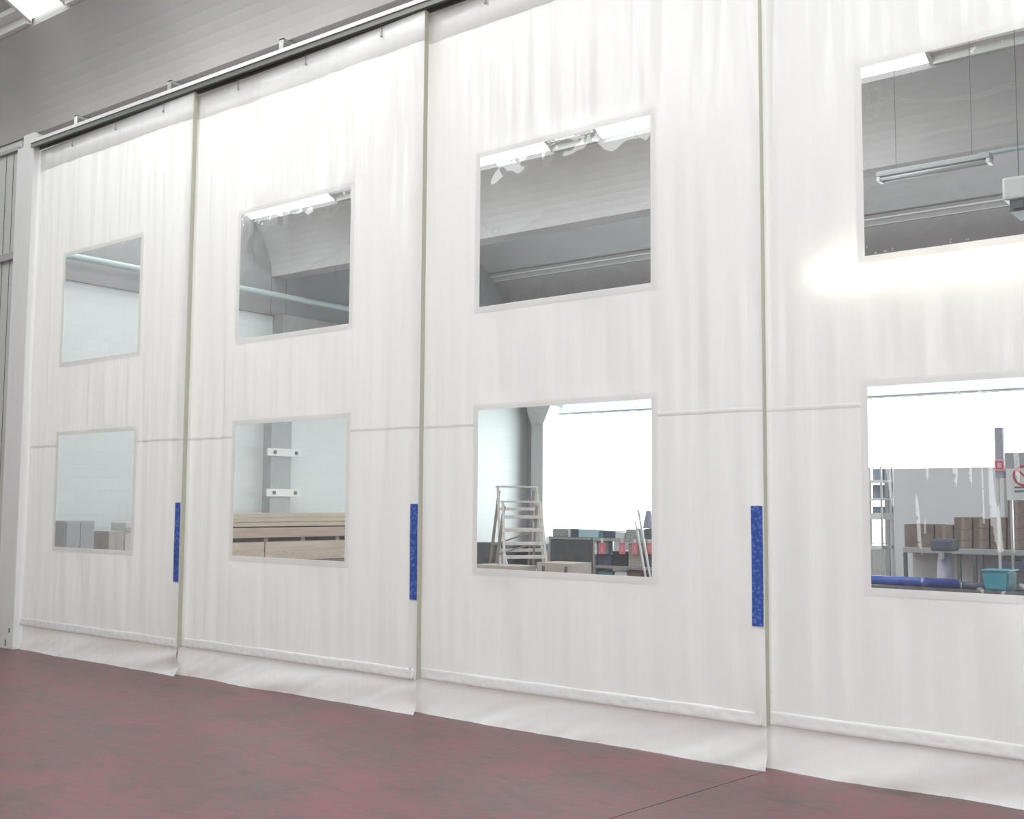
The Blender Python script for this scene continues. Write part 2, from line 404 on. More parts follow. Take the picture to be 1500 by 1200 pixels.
# ------------------------------------------------------------------ curtains
def fold(x, z, sd, rx):
    # vertical gathers in the hanging cloth, calmer towards the ballast hem
    a = .022*noise.noise(Vector((x*3.0, z*.28, sd))) + .014*noise.noise(Vector((x*8.0, z*.5, sd+5)))
    near = math.exp(-((z-2.22)/.5)**2) + .8*math.exp(-((z-2.75)/.35)**2) + .7*math.exp(-((z-4.7)/.45)**2) + .5*math.exp(-((z-.7)/.35)**2)
    n = noise.noise(Vector((x*17, z*.9, sd+9)))
    a += .010*near*n
    # crinkles down the leading edge
    e = math.exp(-((x-rx)/.28)**2)
    a += e*.006*noise.noise(Vector((x*9+z*2, z*3.1, sd+2)))
    return a
def curtain(idx, x0, x1, wins, label, tilt):
    sd = idx*13.7
    t = thing('pvc_curtain', label, 'curtain', ((x0+x1)/2, 0, 0), 'white curtain panels hanging side by side')
    xa = x0-.11 if idx > 0 else x0
    zt, zb = 5.582, .265
    def ybase(x):
        u = (x-xa)/(x1-xa); return .035 - .09*u + tilt*math.sin(PI*u)
    def wmask(x, z):
        m = 1
        for (a, b_, c, d) in wins:
            dx = max(a-x, x-b_, 0); dz = max(c-z, z-d, 0)
            dd = math.hypot(dx, dz); m = min(m, min(1, dd/.16))
        return m*m*(3-2*m)
    def Y(x, z):
        m = wmask(x, z)
        edge = min(1, (x1-x)/.05+.15)
        bot = min(1, (z-zb)/.3+.15); topm = min(1, (zt-z)/.35+.1)
        return ybase(x) + fold(x, z, sd, x1)*m*edge*bot*topm*1.0
    def axis(lo, hi, cuts, step):
        pts = sorted({lo, hi, *cuts}); out = []
        for a, b_ in zip(pts, pts[1:]):
            n = max(1, int(math.ceil((b_-a)/step))); out += [a+(b_-a)*k/n for k in range(n)]
        return out+[hi]
    cx = [c for w_ in wins for c in w_[:2] if xa < c < x1]; cz = [c for w_ in wins for c in w_[2:]]
    X = axis(xa, x1, cx, .022); Z = axis(zb, zt, cz, .05)
    b = B(); V = [[b.verts.new((x, Y(x, z), z)) for z in Z] for x in X]
    for i in range(len(X)-1):
        for j in range(len(Z)-1):
            xm, zm = (X[i]+X[i+1])/2, (Z[j]+Z[j+1])/2
            if any(a < xm < b_ and c < zm < d for (a, b_, c, d) in wins): continue
            b.faces.new((V[i][j], V[i+1][j], V[i+1][j+1], V[i][j+1]))
    for v in [v for v in b.verts if not v.link_faces]: b.verts.remove(v)
    obj('fabric', b, 'fabric', t, True)
    # clear film windows, wrinkled along the weld
    for k, (a, b_, c, d) in enumerate(wins):
        b = B(); nx, nz = (260 if idx == 3 and k == 1 else 110), 84
        def yf(x, z):
            e = min(x-a, b_-x, z-c, d-z); e = max(e, 0)
            hb = min(z-c, d-z)
            wr = math.exp(-(hb/.05)**2)
            wr2 = math.exp(-(e/.16)**2)
            y = ybase(x)+.003
            s = min(1, e/.012)
            y += s*(.0075*wr*noise.noise(Vector((x*26, z*20, sd+k))) + .005*wr2*noise.noise(Vector((x*9, z*7, sd+k*3))) + (.022 if idx == 3 and k == 0 else .008)*noise.noise(Vector((x*1.7, z*1.7, sd+k+7))))
            if k == 0 and idx in (1, 2, 3):     # slack film sagging just below the top weld
                for (fx, fz, rx_, rz_, am) in {3: ((.30, .03, .34, .17, .022), (.95, .10, .3, .16, .016)), 2: ((.85, -.02, .3, .10, .010), (.2, .02, .12, .06, .004)), 1: ((.6, .0, .3, .07, .006),)}[idx]:
                    y += s*am*math.exp(-((x-(a+(b_-a)*fx))/rx_)**2-((z-(d-fz))/rz_)**2)
            if k == 1 and idx == 3:             # upright creases in the film
                for (fx, z0_, z1_, wd_, am, ln) in CREASES:
                    cx_ = fx+ln*(z-z0_)
                    zf = max(0, min(1, (z-z0_)/.12, (z1_-z)/.12))
                    y -= am*zf*math.exp(-((x-cx_)/wd_)**2)*(1+.35*noise.noise(Vector((x*20, z*38, 3))))
            if k == 1: y += s*(.0055 if idx == 3 else .0012)*noise.noise(Vector((x*13, z*2.2, sd+k+3)))
            return y
        def sm(t_): return t_  # even spacing
        G = [[b.verts.new((a-.02+(b_-a+.04)*i/nx, yf(a-.02+(b_-a+.04)*i/nx, c-.02+(d-c+.04)*j/nz), c-.02+(d-c+.04)*j/nz)) for j in range(nz+1)] for i in range(nx+1)]
        for i in range(nx):
            for j in range(nz): b.faces.new((G[i][j], G[i+1][j], G[i+1][j+1], G[i][j+1]))
        wo = obj('clear_window', b, 'film', t, True)
        # welded border strip
        b = B(); w_ = .045
        def strip(xs, zs):
            R0 = [b.verts.new((x, Y(x, z)-.0025, z)) for x, z in xs]; R1 = [b.verts.new((x, Y(x, z)-.0025, z)) for x, z in zs]
            for i in range(len(xs)-1): b.faces.new((R0[i], R0[i+1], R1[i+1], R1[i]))
        n = 40
        for (z0, z1) in ((c-w_, c), (d, d+w_)): strip([(a-w_+(b_-a+2*w_)*i/n, z0) for i in range(n+1)], [(a-w_+(b_-a+2*w_)*i/n, z1) for i in range(n+1)])
        for (xx0, xx1) in ((a-w_, a), (b_, b_+w_)): strip([(xx0, c+(d-c)*i/n) for i in range(n+1)], [(xx1, c+(d-c)*i/n) for i in range(n+1)])
        obj('window_border', b, 'fabric', t, True)
    def band(name, z0, z1, off, m='fabric', xs=None):
        b = B(); xs = xs or X
        rows = [[b.verts.new((x, Y(x, max(zb, min(zt, z)))+o, z)) for x in xs] for z, o in ((z0, -.0003), (z0+.002, -off), (z1-.002, -off), (z1, -.0003))]
        for r0, r1 in zip(rows, rows[1:]):
            for i in range(len(xs)-1): b.faces.new((r0[i], r0[i+1], r1[i+1], r1[i]))
        return obj(name, b, m, t, True)
    band('weld_seam', 2.2, 2.23, .0012, xs=[x for x in X if x <= wins[0][0]-.0] ) if wins else None
    rs = [x for x in X if x >= wins[0][1]] if wins else None
    if rs and len(rs) > 2: band('weld_seam', 2.2, 2.23, .0012, xs=rs)
    band('top_hem', 5.33, zt-.004, .0015)
    # return of the leading edge
    b = B(); zz = axis(zb, zt, [], .1)
    prof = [(0, 0), (.005, .01), (.006, .028), (.003, .046)]
    rows = [[b.verts.new((x1+dx, Y(x1, z)+dy, z)) for (dx, dy) in prof] for z in zz]
    for r0, r1 in zip(rows, rows[1:]):
        for i in range(len(prof)-1): b.faces.new((r0[i], r0[i+1], r1[i+1], r1[i]))
    obj('edge_band', b, 'edge', t, True)
    # ballast pocket
    b = B(); n = 260; pr = [(.002, .348), (-.006, .345), (-.0085, .33), (-.010, .315), (-.0115, .30), (-.013, .285), (-.0145, .27), (-.010, .262), (.006, .262)]
    rows = []
    for i in range(n+1):
        x = xa+(x1-.03-xa)*i/n; yb = ybase(x)
        s = .004*noise.noise(Vector((x*2, 1, sd)))
        rows.append([b.verts.new((x, yb+dy+.004*noise.noise(Vector((x*22, z*40, sd))), z+s)) for dy, z in pr])
    for r0, r1 in zip(rows, rows[1:]):
        for i in range(len(pr)-1): b.faces.new((r0[i], r0[i+1], r1[i+1], r1[i]))
    b.faces.new(rows[0]); b.faces.new(rows[-1][::-1])
    obj('hem_pocket', b, 'fabric', t, True)
    # loose skirt
    b = B(); n = 150; mz = 16; rows = []
    for i in range(n+1):
        x = xa+(x1+.0-xa)*i/n
        row = []
        for j in range(mz+1):
            u = j/mz; z = .262*(1-u)
            e = math.sin(PI*min(1, u*1.0)*.5)
            y = ybase(x)+.010 + e*(.055*noise.noise(Vector((x*1.3-z*4, z*3.0, sd+1)))+.012*noise.noise(Vector((x*6-z*12, z*6, sd+4)))) - .02*u
            rr = math.exp(-((x-x1)/.35)**2)
            y += rr*.03*math.sin((x1-x)*9+z*20)*(1-u)*u*2
            row.append(b.verts.new((x, y, max(.001, z))))
        rows.append(row)
    for r0, r1 in zip(rows, rows[1:]):
        for j in range(mz): b.faces.new((r0[j], r0[j+1], r1[j+1], r1[j]))
    obj('skirt', b, 'fabric', t, True)
    if idx < 3:
        b = B(); tube(b, (x1-.06, ybase(x1-.06)-.006, .335), (x1-.06, ybase(x1-.06)+.0, .335), .011, n=20); obj('eyelet', b, 'gap', t)
        b = B(); zs = [.87+.74*i/16 for i in range(17)]
        yy = lambda z: min(Y(x1-.075, z), Y(x1-.004, z), Y(x1-.04, z))-.005
        r0 = [b.verts.new((x1-.078, yy(z), z)) for z in zs]; r1 = [b.verts.new((x1-.002, yy(z), z)) for z in zs]
        r2 = [b.verts.new((x1-.002, yy(z)+.004, z)) for z in zs]; r3 = [b.verts.new((x1-.078, yy(z)+.004, z)) for z in zs]
        for i in range(16):
            for q0, q1 in ((r0, r1), (r1, r2), (r2, r3), (r3, r0)): b.faces.new((q0[i], q1[i], q1[i+1], q0[i+1]))
        for i in (0, 16): b.faces.new((r0[i], r1[i], r2[i], r3[i]))
        s = obj('blue_strap', b, 'strap', t); s['label'] = 'blue printed pull strap on the edge'
    # hooks running in the rail
    for k in range(3):
        x = xa+.7+(x1-xa-1.2)*k/2
        yb = ybase(x)
        b = B(); tube(b, (x, yb-.012, 5.50), (x, yb-.012, 5.589), .005, n=8)
        bmesh.ops.create_uvsphere(b, u_segments=10, v_segments=6, radius=.012, matrix=Matrix.Translation((x, yb-.012, 5.5)))
        obj('hook', b, 'steel', t, True)
    return t
CREASES = ((-2.37, 1.55, 2.05, .016, .006, -.12), (-2.22, 1.30, 1.75, .018, .007, -.06), (-2.19, 1.35, 1.62, .010, .004, .0), (-2.02, 1.68, 2.0, .018, .007, .0), (-1.93, 1.66, 1.92, .010, .004, .0), (-1.865, 1.42, 1.92, .014, .006, .0), (-1.82, 1.40, 1.92, .018, .008, -.02), (-1.68, 1.68, 2.05, .016, .006, -.03))
W = [(-11.385, -9.92), (-8.41, -6.905), (-5.515, -3.965), (-2.505, -.98)]
E_ = [-12.03, -9.09, -6.06, -3.15, -.1]
ZW = ((3.11, 4.275), (1.135, 2.32))
labels = ['white curtain panel furthest left, beside the white post',
          'white curtain panel with stacked timber showing through its lower window',
          'white curtain panel with two stepladders showing through its lower window',
          'white curtain panel at the right edge, with a lamp glowing through it']
for i in range(4):
    curtain(i, E_[i], E_[i+1], [(W[i][0], W[i][1], a, c) for a, c in ZW], labels[i], (.0, .01, -.012, .0)[i])

# overhead rail with hangers
t = thing('curtain_rail', 'long steel track carrying the white curtain panels', 'rail', (-6, 0, 5.59))
b = B(); prof = [(-.085, 5.59), (-.085, 5.635), (.035, 5.635), (.035, 5.59), (.02, 5.59), (.02, 5.62), (-.07, 5.62), (-.07, 5.59)]
sweep(b, prof, -12.04, .02, 1); obj('track', b, 'darksteel', t)
obj('top_flange', bx(-12.04, .02, -.097, .03, 5.636, 5.672), 'white', t)
k = 0; x = -11.17
while x < .0:
    b = B(); box(b, x-.03, x+.03, -.06, -.05, 5.673, ZBM-.002); box(b, x-.03, x+.03, -.06, .25, ZBM-.012, ZBM-.002); box(b, x+.0, x+.012, .2, .21, 5.673, ZBM-.012)
    box(b, x-.03, x+.03, -.06, .25, 5.673, 5.68)
    obj('bracket', b, 'steel', t); x += 1.68

# ------------------------------------------------------------------ lamp glowing behind the right-hand panel
t = thing('tube_lamp', 'lit fluorescent lamp hanging behind the right-hand white panel, below its upper window', 'lamp', (-1.5, .12, 2.98))
obj('lamp_body', bx(-2.86, -.15, .1, .16, 3.0, 3.09, bev=.01), 'white', t)
for z_, y_ in ((3.06, .075), (3.022, .075)):
    b = B(); tube(b, (-2.82, y_, z_), (-.2, y_, z_), .016); obj('tube', b, 'tube', t, True)
for x in (-2.7, -.4):
    b = B(); tube(b, (x, .15, 3.09), (x, .15, ZBM), .003, n=6); obj('suspension_wire', b, 'cable', t)

# ------------------------------------------------------------------ upper view through the right panel
a = at(1287, 258, 5.8); c = at(1453, 237, 5.8)
t = thing('ceiling_lamp', 'unlit twin fluorescent lamp hung under the concrete roof beam', 'lamp', (a.x/2+c.x/2, 5.8, a.z))
zz = (a.z+c.z)/2
obj('lamp_body', bx(a.x, c.x, 5.72, 5.88, zz+.0, zz+.06, bev=.01), 'housing', t)
for y_ in (5.75, 5.85):
    b = B(); tube(b, (a.x+.04, y_, zz-.025), (c.x-.04, y_, zz-.025), .018); obj('tube', b, 'tubeoff', t, True)
for x in (a.x+.02, c.x-.02): obj('end_cap', bx(x-.02, x+.02, 5.725, 5.875, zz-.05, zz, bev=.006), 'white', t)
for x in (a.x+.2, c.x-.2):
    b = B(); tube(b, (x, 5.8, zz+.06), (x, 5.8, 7.19), .003, n=6); obj('suspension_wire', b, 'cable', t)
p = at(1475, 270, 5.2); q = at(1500, 308, 5.2)
t = thing('unit_heater', 'white unit heater hanging under the roof at the right edge', 'heater', (p.x+.45, 5.2, q.z))
obj('casing', bx(p.x, p.x+.9, 5.0, 5.5, q.z+.08, p.z+.02, bev=.03), 'white', t)
b = B(); box(b, p.x+.06, p.x+.84, 5.04, 5.46, q.z-.04, q.z+.079)
for k in range(5): box(b, p.x+.1+k*.15, p.x+.2+k*.15, 4.99, 5.04, q.z-.02, q.z+.05)
obj('louvre', b, 'darkgrey', t)
for x in (p.x+.1, p.x+.8):
    b = B(); tube(b, (x, 5.25, p.z), (x, 5.25, 7.40), .004, n=6); obj('hanging_rod', b, 'cable', t)
p = at(1432, 222, 6.9); 
b = B(); tube(b, (p.x, 6.93, 5.70), (XR-.3, 6.93, 5.70), .028)
solo('conduit', b, M['pipe'], 'pale conduit along the underside of the roof beam', 'pipe')

# ------------------------------------------------------------------ timber stack, cabinet, cartons by the end wall
XS = XL+1.2
def zx(py, px=425): return atx(px, py, XS).z
ya, yb = atx(318, 760, XS).y, atx(560, 760, XS).y
yj = atx(388, 800, XS).y
rows = [(752, 758, 'wood', None), (758, 764.5, 'wood', None), (764.5, 771, 'wood', None), (772.5, 787, 'woodred', None), (793, 821, 'wood', yj)]
names = ['pale timber board on the very top of the stack in the second window', 'pale timber board second from the top of the stack', 'pale timber board third from the top, resting on the reddish one',
         'thick reddish timber plank in the middle of the stack']
zlow = None
for i, (y0, y1, mm, jt) in enumerate(rows):
    z1, z0 = zx(y0)-.001, zx(y1)+.001
    if jt is None:
        solo('timber_board', bx(XS-1.0+.02*i, XS+(-.0 if i != 1 else .012), ya+.05*(i % 2), yb-.04*i, z0, z1, bev=.004), M[mm], names[i], 'timber', 'timber stacked against the end wall')
    else:
        solo('timber_board', bx(XS-1.0, XS, ya, jt-.012, z0, z1, bev=.006), M['wood'], 'thick grey-brown timber left of the joint under the reddish plank', 'timber', 'timber stacked against the end wall')
        solo('timber_board', bx(XS-1.0, XS, jt+.012, yb, z0, z1, bev=.006), M['wood'], 'thick grey-brown timber right of the joint under the reddish plank', 'timber', 'timber stacked against the end wall')
        zlow = z0
gz = zx(787)+0; gz0 = zx(793)
for k in range(5):
    y_ = ya+.2+(yb-ya-.5)*k/4
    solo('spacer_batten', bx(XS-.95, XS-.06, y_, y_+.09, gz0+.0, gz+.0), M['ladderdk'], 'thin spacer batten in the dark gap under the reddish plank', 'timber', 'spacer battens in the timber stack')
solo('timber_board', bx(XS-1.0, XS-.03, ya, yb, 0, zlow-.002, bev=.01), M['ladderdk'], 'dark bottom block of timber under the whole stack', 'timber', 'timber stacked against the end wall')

def cab(x0p, x1p, y0p, XF, dep, mm, nm, lab, cat, door=True):
    a = atx(x0p, y0p, XF); c = atx(x1p, y0p, XF); z = (a.z+c.z)/2
    t = thing(nm, lab, cat, (XF-dep/2, (a.y+c.y)/2, 0))
    obj('body', bx(XF-dep, XF, a.y, c.y, 0, z, bev=.012), mm, t)
    return t, a.y, c.y, z
t, y0, y1, z = cab(95, 139, 763, -15.5, .5, 'greypaint', 'metal_cabinet', 'dark grey metal cabinet standing in the leftmost lower window', 'cabinet')
obj('door', bx(-15.499, -15.48, y0+.02, (y0+y1)/2-.004, .08, z-.03, bev=.004), 'greypaint', t)
obj('door', bx(-15.499, -15.48, (y0+y1)/2+.004, y1-.02, .08, z-.03, bev=.004), 'greypaint', t)
t, y0, y1, z = cab(160, 182, 778, -15.5, .45, 'carton', 'tall_carton', 'tall grey-brown carton right of the dark grey cabinet', 'box')
obj('tape', bx(-15.499, -15.497, (y0+y1)/2-.025, (y0+y1)/2+.025, .0, z-.01), 'greypaint', t)
t, y0, y1, z = cab(184, 214, 765, -15.6, .4, 'plaster', 'pale_crate', 'pale tall crate at the right side of the leftmost lower window', 'crate')
for k in range(3): obj('slat', bx(-15.599, -15.585, y0, y1, z-.15-.45*k, z-.08-.45*k), 'carton', t)

# ------------------------------------------------------------------ stepladders
def stepladder(name, label, px0, px1, pyt, Y_, n, rz, wood, dark, step0=None):
    a = at(px0, pyt, Y_); c = at(px1, pyt, Y_); w = (c-a).length*.86; H = (a.z+c.z)/2
    t = thing(name, label, 'ladder', ((a.x+c.x)/2, Y_, 0), 'wooden stepladders by the corner column')
    t['_o'] = (0, 0, 0)
    t.rotation_euler.z = rz
    dy = .11*H; rb = .33*H; fl = .06
    for s in (-1, 1):
        b = B(); bar(b, (s*(w/2+fl), -dy*2.2, 0.0), (s*w/2, 0, H), .042, .06); obj('stile', b, wood, t)
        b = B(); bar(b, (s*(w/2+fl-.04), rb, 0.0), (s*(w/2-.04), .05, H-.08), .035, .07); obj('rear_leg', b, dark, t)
    for k in range(n):
        u = (k+1)/(n+.0); z = H*u*.995 if k < n-1 else H
        yy = -dy*2.2*(1-z/H); ww = w/2+fl*(1-z/H)
        if k == n-1: obj('top_rail', bx(-ww-.02, ww+.02, yy-.04, yy+.1, z-.02, z+.015, bev=.005), wood, t)
        else: obj('tread', bx(-ww, ww, yy-.04, yy+.1, z-.06, z-.0, bev=.005), wood, t)
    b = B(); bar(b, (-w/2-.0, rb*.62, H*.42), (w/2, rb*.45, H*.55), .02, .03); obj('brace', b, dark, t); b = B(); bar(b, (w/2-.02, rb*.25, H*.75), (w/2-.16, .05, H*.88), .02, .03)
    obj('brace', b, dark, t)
    return t
stepladder('stepladder', 'taller pale wooden stepladder standing behind the shorter one', 731, 785, 713, 10.9, 5, .95, 'ladderwood', 'ladderdk')
stepladder('stepladder', 'shorter pale wooden stepladder standing in front of the taller one', 738, 790, 735, 9.9, 7, .95, 'ladderwood', 'ladderdk')

# ------------------------------------------------------------------ bins and cartons under the ladders
def pbox(x0, y0, x1, y1, Y_, dep, ground=False, bev=.01):
    a = at(x0, y1, Y_); c = at(x1, y0, Y_)
    return bx(a.x, c.x, Y_, Y_+dep, 0 if ground else a.z, c.z, bev=bev)
solo('dark_crate', pbox(690, 796, 738, 840, 12.0, .45, True), M['darkgrey'], 'dark crate in the lower left corner behind the ladders', 'crate')
a = at(746, 797, 12.5); c = at(778, 797, 12.5)
t = thing('black_bin', 'tapered black bin standing behind the shorter stepladder', 'bin', ((a.x+c.x)/2, 12.8, 0))
b = B(); cx_, w_ = (a.x+c.x)/2, (c.x-a.x)/2
r = bmesh.ops.create_cube(b, size=1)
for v in r['verts']:
    s = 1 if v.co.z > 0 else .72
    v.co = Vector((cx_+v.co.x*2*w_*s, 12.8+v.co.y*.6*s, a.z if v.co.z > 0 else 0))
obj('body', b, 'black', t)
b = B(); zt_ = a.z
for (x0, x1, y0, y1) in ((cx_-w_-.02, cx_+w_+.02, 12.48, 12.5), (cx_-w_-.02, cx_+w_+.02, 13.1, 13.12), (cx_-w_-.02, cx_-w_, 12.5, 13.1), (cx_+w_, cx_+w_+.02, 12.5, 13.1)):
    box(b, x0, x1, y0, y1, zt_-.04, zt_+.005)
obj('rim', b, 'navy', t)
b = B(); a = at(737, 812, 10.9); c = at(752, 835, 10.9); tube(b, (a.x, 10.9, a.z), (c.x+.1, 10.6, .0), .05, .11)
solo('grey_sack', b, M['lavender'], 'slim grey roll leaning beside the black bin', 'roll', smooth=True)
def carton(x0, y0, x1, Y_, dep, lab, mm='carton', slots=()):
    a = at(x0, y0, Y_); c = at(x1, y0, Y_)
    t = thing('cardboard_carton', lab, 'box', ((a.x+c.x)/2, Y_+dep/2, 0))
    obj('body', bx(a.x, c.x, Y_, Y_+dep, 0, c.z, bev=.008), mm, t)
    for s in slots:
        q = at(s, y0+3, Y_); obj('hand_slot', bx(q.x-.03, q.x+.03, Y_-.004, Y_, c.z-.16, c.z-.05), 'darkgrey', t)
    b = B(); box(b, a.x+.01, c.x-.01, Y_+dep/2-.03, Y_+dep/2+.03, c.z, c.z+.003); obj('tape', b, 'wood', t)
carton(786, 826, 836, 8.6, .6, 'beige cardboard carton on the floor right of the shorter stepladder', slots=(796, 829))
carton(692, 830, 758, 8.0, .5, 'low beige cardboard carton at the lower left corner of the ladder window', slots=(702,))

# ------------------------------------------------------------------ workbench with bins and red tags
YB_ = 12.3
L0 = at(806, 788, YB_); L1 = at(868, 788, YB_); L2 = at(985, 788, YB_); zb = L1.z
t = thing('tool_cabinet', 'dark grey cabinet at the left end of the metal workbench', 'cabinet', ((L0.x+L1.x)/2, YB_+.35, 0))
obj('body', bx(L0.x, L1.x-.01, YB_, YB_+.7, 0, zb-.05, bev=.02), 'darkgrey', t)
obj('top', bx(L0.x-.02, L1.x-.01, YB_-.02, YB_+.7, zb-.049, zb+.0, bev=.01), 'greypaint', t)
for z0, z1 in ((zb-.5, zb-.1), (.08, zb-.54)): obj('door', bx(L0.x+.04, L1.x-.05, YB_-.014, YB_-.001, z0, z1, bev=.004), 'darkgrey', t)
t = thing('workbench', 'grey metal workbench with red tags hanging from its edge', 'table', ((L1.x+L2.x)/2, YB_+.35, 0))
obj('top', bx(L1.x, L2.x, YB_, YB_+.7, zb-.06, zb, bev=.006), 'steel', t)
zs = at(868, 830, YB_).z
obj('lower_shelf', bx(L1.x+.05, L2.x-.05, YB_+.02, YB_+.68, zs-.03, zs+.03, bev=.005), 'steel', t)
for x in (L1.x+.03, L2.x-.03):
    for y_ in (YB_+.03, YB_+.67): obj('leg', bx(x-.028, x+.028, y_-.028, y_+.028, 0, zb-.06), 'steel', t)
def item(name, x0, y0, x1, mm, lab, cat, Y_=YB_+.12, base=None, dep=.4, **k):
    a = at(x0, y0, Y_); c = at(x1, y0, Y_); zb0 = zb if base is None else base
    return solo(name, bx(a.x+.006, c.x-.006, Y_, Y_+dep, zb0+.001, max(zb0+.05, c.z), bev=.012), M[mm], lab, cat, **k)
item('storage_bin', 809, 775, 830, 'greypaint', 'grey storage bin on the dark cabinet, leftmost of the row', 'bin')
item('paper_box', 831, 774, 836, 'white', 'narrow white box between the grey and the dark bin', 'box')
item('storage_bin', 836, 775, 847, 'navy', 'dark navy bin left of the pale cyan box', 'bin')
item('storage_bin', 847, 776, 877, 'palecyan', 'wide pale cyan box in the middle of the bin row', 'bin')
item('storage_bin', 877, 777, 884, 'teal', 'narrow teal bin right of the pale cyan box', 'bin')
item('storage_bin', 884, 778, 901, 'navy', 'dark navy bin left of the white box on the workbench', 'bin')
item('paper_box', 901, 780, 915, 'white', 'white box on the workbench, right of the dark navy bins', 'box')
item('storage_bin', 916, 776, 934, 'greypaint', 'grey bin right of the white box on the workbench', 'bin')
item('equipment_case', 943, 775, 960, 'darkgrey', 'dark case on the workbench at the right side of the window', 'case')
a = at(943, 760, YB_+.3); zcase = at(960, 775, YB_+.12).z
solo('grey_flask', (lambda b: (tube(b, (a.x+.1, YB_+.32, zcase+.002), (a.x+.1, YB_+.32, zcase+.35), .12, .05), b)[1])(B()), M['lavender'], 'tapering grey canister on top of the dark case', 'canister')
zz2 = at(950, 775, YB_+.12).z
tags = [(877, 887, 'leftmost red tag hanging from the workbench edge'), (907, 916, 'second red tag from the left on the workbench edge'), (926, 934, 'third red tag from the left on the workbench edge'), (948, 956, 'rightmost red tag hanging from the workbench edge')]
for x0, x1, lab in tags:
    a = at(x0, 795, YB_-.01); c = at(x1, 812, YB_-.01)
    t = thing('red_tag', lab, 'tag', ((a.x+c.x)/2, YB_-.012, c.z), 'red tags on the workbench edge')
    obj('card', bx(a.x, c.x, YB_-.014, YB_-.009, c.z, a.z-.0), 'red', t)
    b = B(); n = (a.x+c.x)/2
    box(b, n-.02, n+.02, YB_-.0155, YB_-.0145, c.z+.04, c.z+.16)
    obj('printing', b, 'pink', t)
    obj('clip', bx(n-.03, n+.03, YB_-.02, YB_-.001, a.z-.0, zb-.005), 'paper', t)
sh = lambda x0, y0, x1, mm, lab, cat, nm: item(nm, x0, y0, x1, mm, lab, cat, base=zs+.03, Y_=YB_+.1)
sh(874, 812, 896, 'navy', 'dark navy crate on the lower shelf of the workbench, left one', 'crate', 'parts_crate')
sh(897, 808, 919, 'black', 'black crate on the lower shelf of the workbench, beside the taped carton', 'crate', 'parts_crate')
sh(920, 797, 941, 'carton', 'grey-brown carton on the lower workbench shelf behind the red tags', 'box', 'shelf_carton')
sh(943, 808, 956, 'darkgrey', 'dark grey crate on the lower shelf at the right side of the window', 'crate', 'parts_crate')
solo('paper_bag', pbox(899, 837, 918, 850, YB_+.1, .4, True, .05), M['paper'], 'white bag on the floor under the workbench', 'bag')
solo('floor_carton', pbox(921, 834, 940, 850, YB_+.1, .4, True), M['cartondk'], 'brown carton on the floor under the workbench', 'box')
solo('green_crate', pbox(873, 838, 897, 850, YB_+.1, .4, True), M['teal'], 'teal crate on the floor under the workbench', 'crate')
# white tubular frame leaning on the bench
t = thing('tubular_frame', 'white tubular frame leaning against the workbench near the right side', 'frame', (at(940, 800, 11.9).x, 11.9, 0)); 
for (u0, v0, u1) in ((935, 748, 950), (931, 765, 943)):
    a = at(u0, v0, 12.26); c = at(u1, 850, 11.6)
    b = B(); tube(b, (a.x, 12.26, a.z), (c.x+.1, 11.6, 0.02), .022); obj('tube', b, 'white', t, True)
a = at(933, 775, 12.2); c = at(938, 775, 12.2)
b = B(); tube(b, at(933.2, 775, 12.2), at(939, 775, 12.2), .014); obj('crossbar', b, 'white', t, True)

# ------------------------------------------------------------------ workshop corner in the lower right window
Y8 = 8.0
def rect(x0, y0, x1, y1, Y_): a = at(x0, y1, Y_); c = at(x1, y0, Y_); return a.x, c.x, a.z, c.z
x0, x1, z0, z1 = rect(1256, 683, 1291, 760, Y8)
t = thing('storage_rack', 'white rack with blue-grey drums at the left side of the window', 'rack', ((x0+x1)/2, Y8+.2, 0))
for k, (ya_, yb_) in enumerate(((703, 707), (730, 733), (752, 761), (800, 804))):
    q0, q1, za, zb2 = rect(1256, ya_, 1291, yb_, Y8)
    obj('shelf', bx(q0, q1, Y8, Y8+.45, za, zb2, bev=.004), 'white', t)
for x in (x0+.015, x1-.015):
    for y_ in (Y8+.02, Y8+.43): obj('upright', bx(x-.012, x+.012, y_-.012, y_+.012, 0, z1), 'steel', t)
for k, (ya_, yb_, lab) in enumerate(((686, 703, 'blue-grey drum on the top shelf of the white rack'), (710, 730, 'blue-grey drum on the middle shelf of the white rack'), (742, 752, 'blue-grey drum on the third shelf of the white rack'))):
    q0, q1, za, zb2 = rect(1272, ya_, 1290, yb_, Y8)
    b = B(); r_ = (q1-q0)/2; za = {0: at(1256, 703, Y8), 1: at(1256, 730, Y8), 2: at(1256, 752, Y8)}[k].z+.002; tube(b, ((q0+q1)/2-.02, Y8+.22, za), ((q0+q1)/2-.02, Y8+.22, zb2), r_, n=28); solo('drum', b, M['bluegrey'], lab, 'drum', 'drums on the white rack', smooth=False)
x0, x1, z0, z1 = rect(1300, 684, 1474, 760, 10.2)
t = thing('grey_screen', 'large pale grey sheet screen standing behind the workshop bench', 'screen', ((x0+x1)/2, 10.2, 0))
obj('sheet', bx(x0, x1, 10.2, 10.24, .1, z1), 'screen', t)
b = B()
for x in (x0, x1): box(b, x-.03, x+.03, 10.17, 10.27, 0, z1)
box(b, x0, x1, 10.19, 10.25, .06, .1); obj('frame', b, 'greypaint', t)
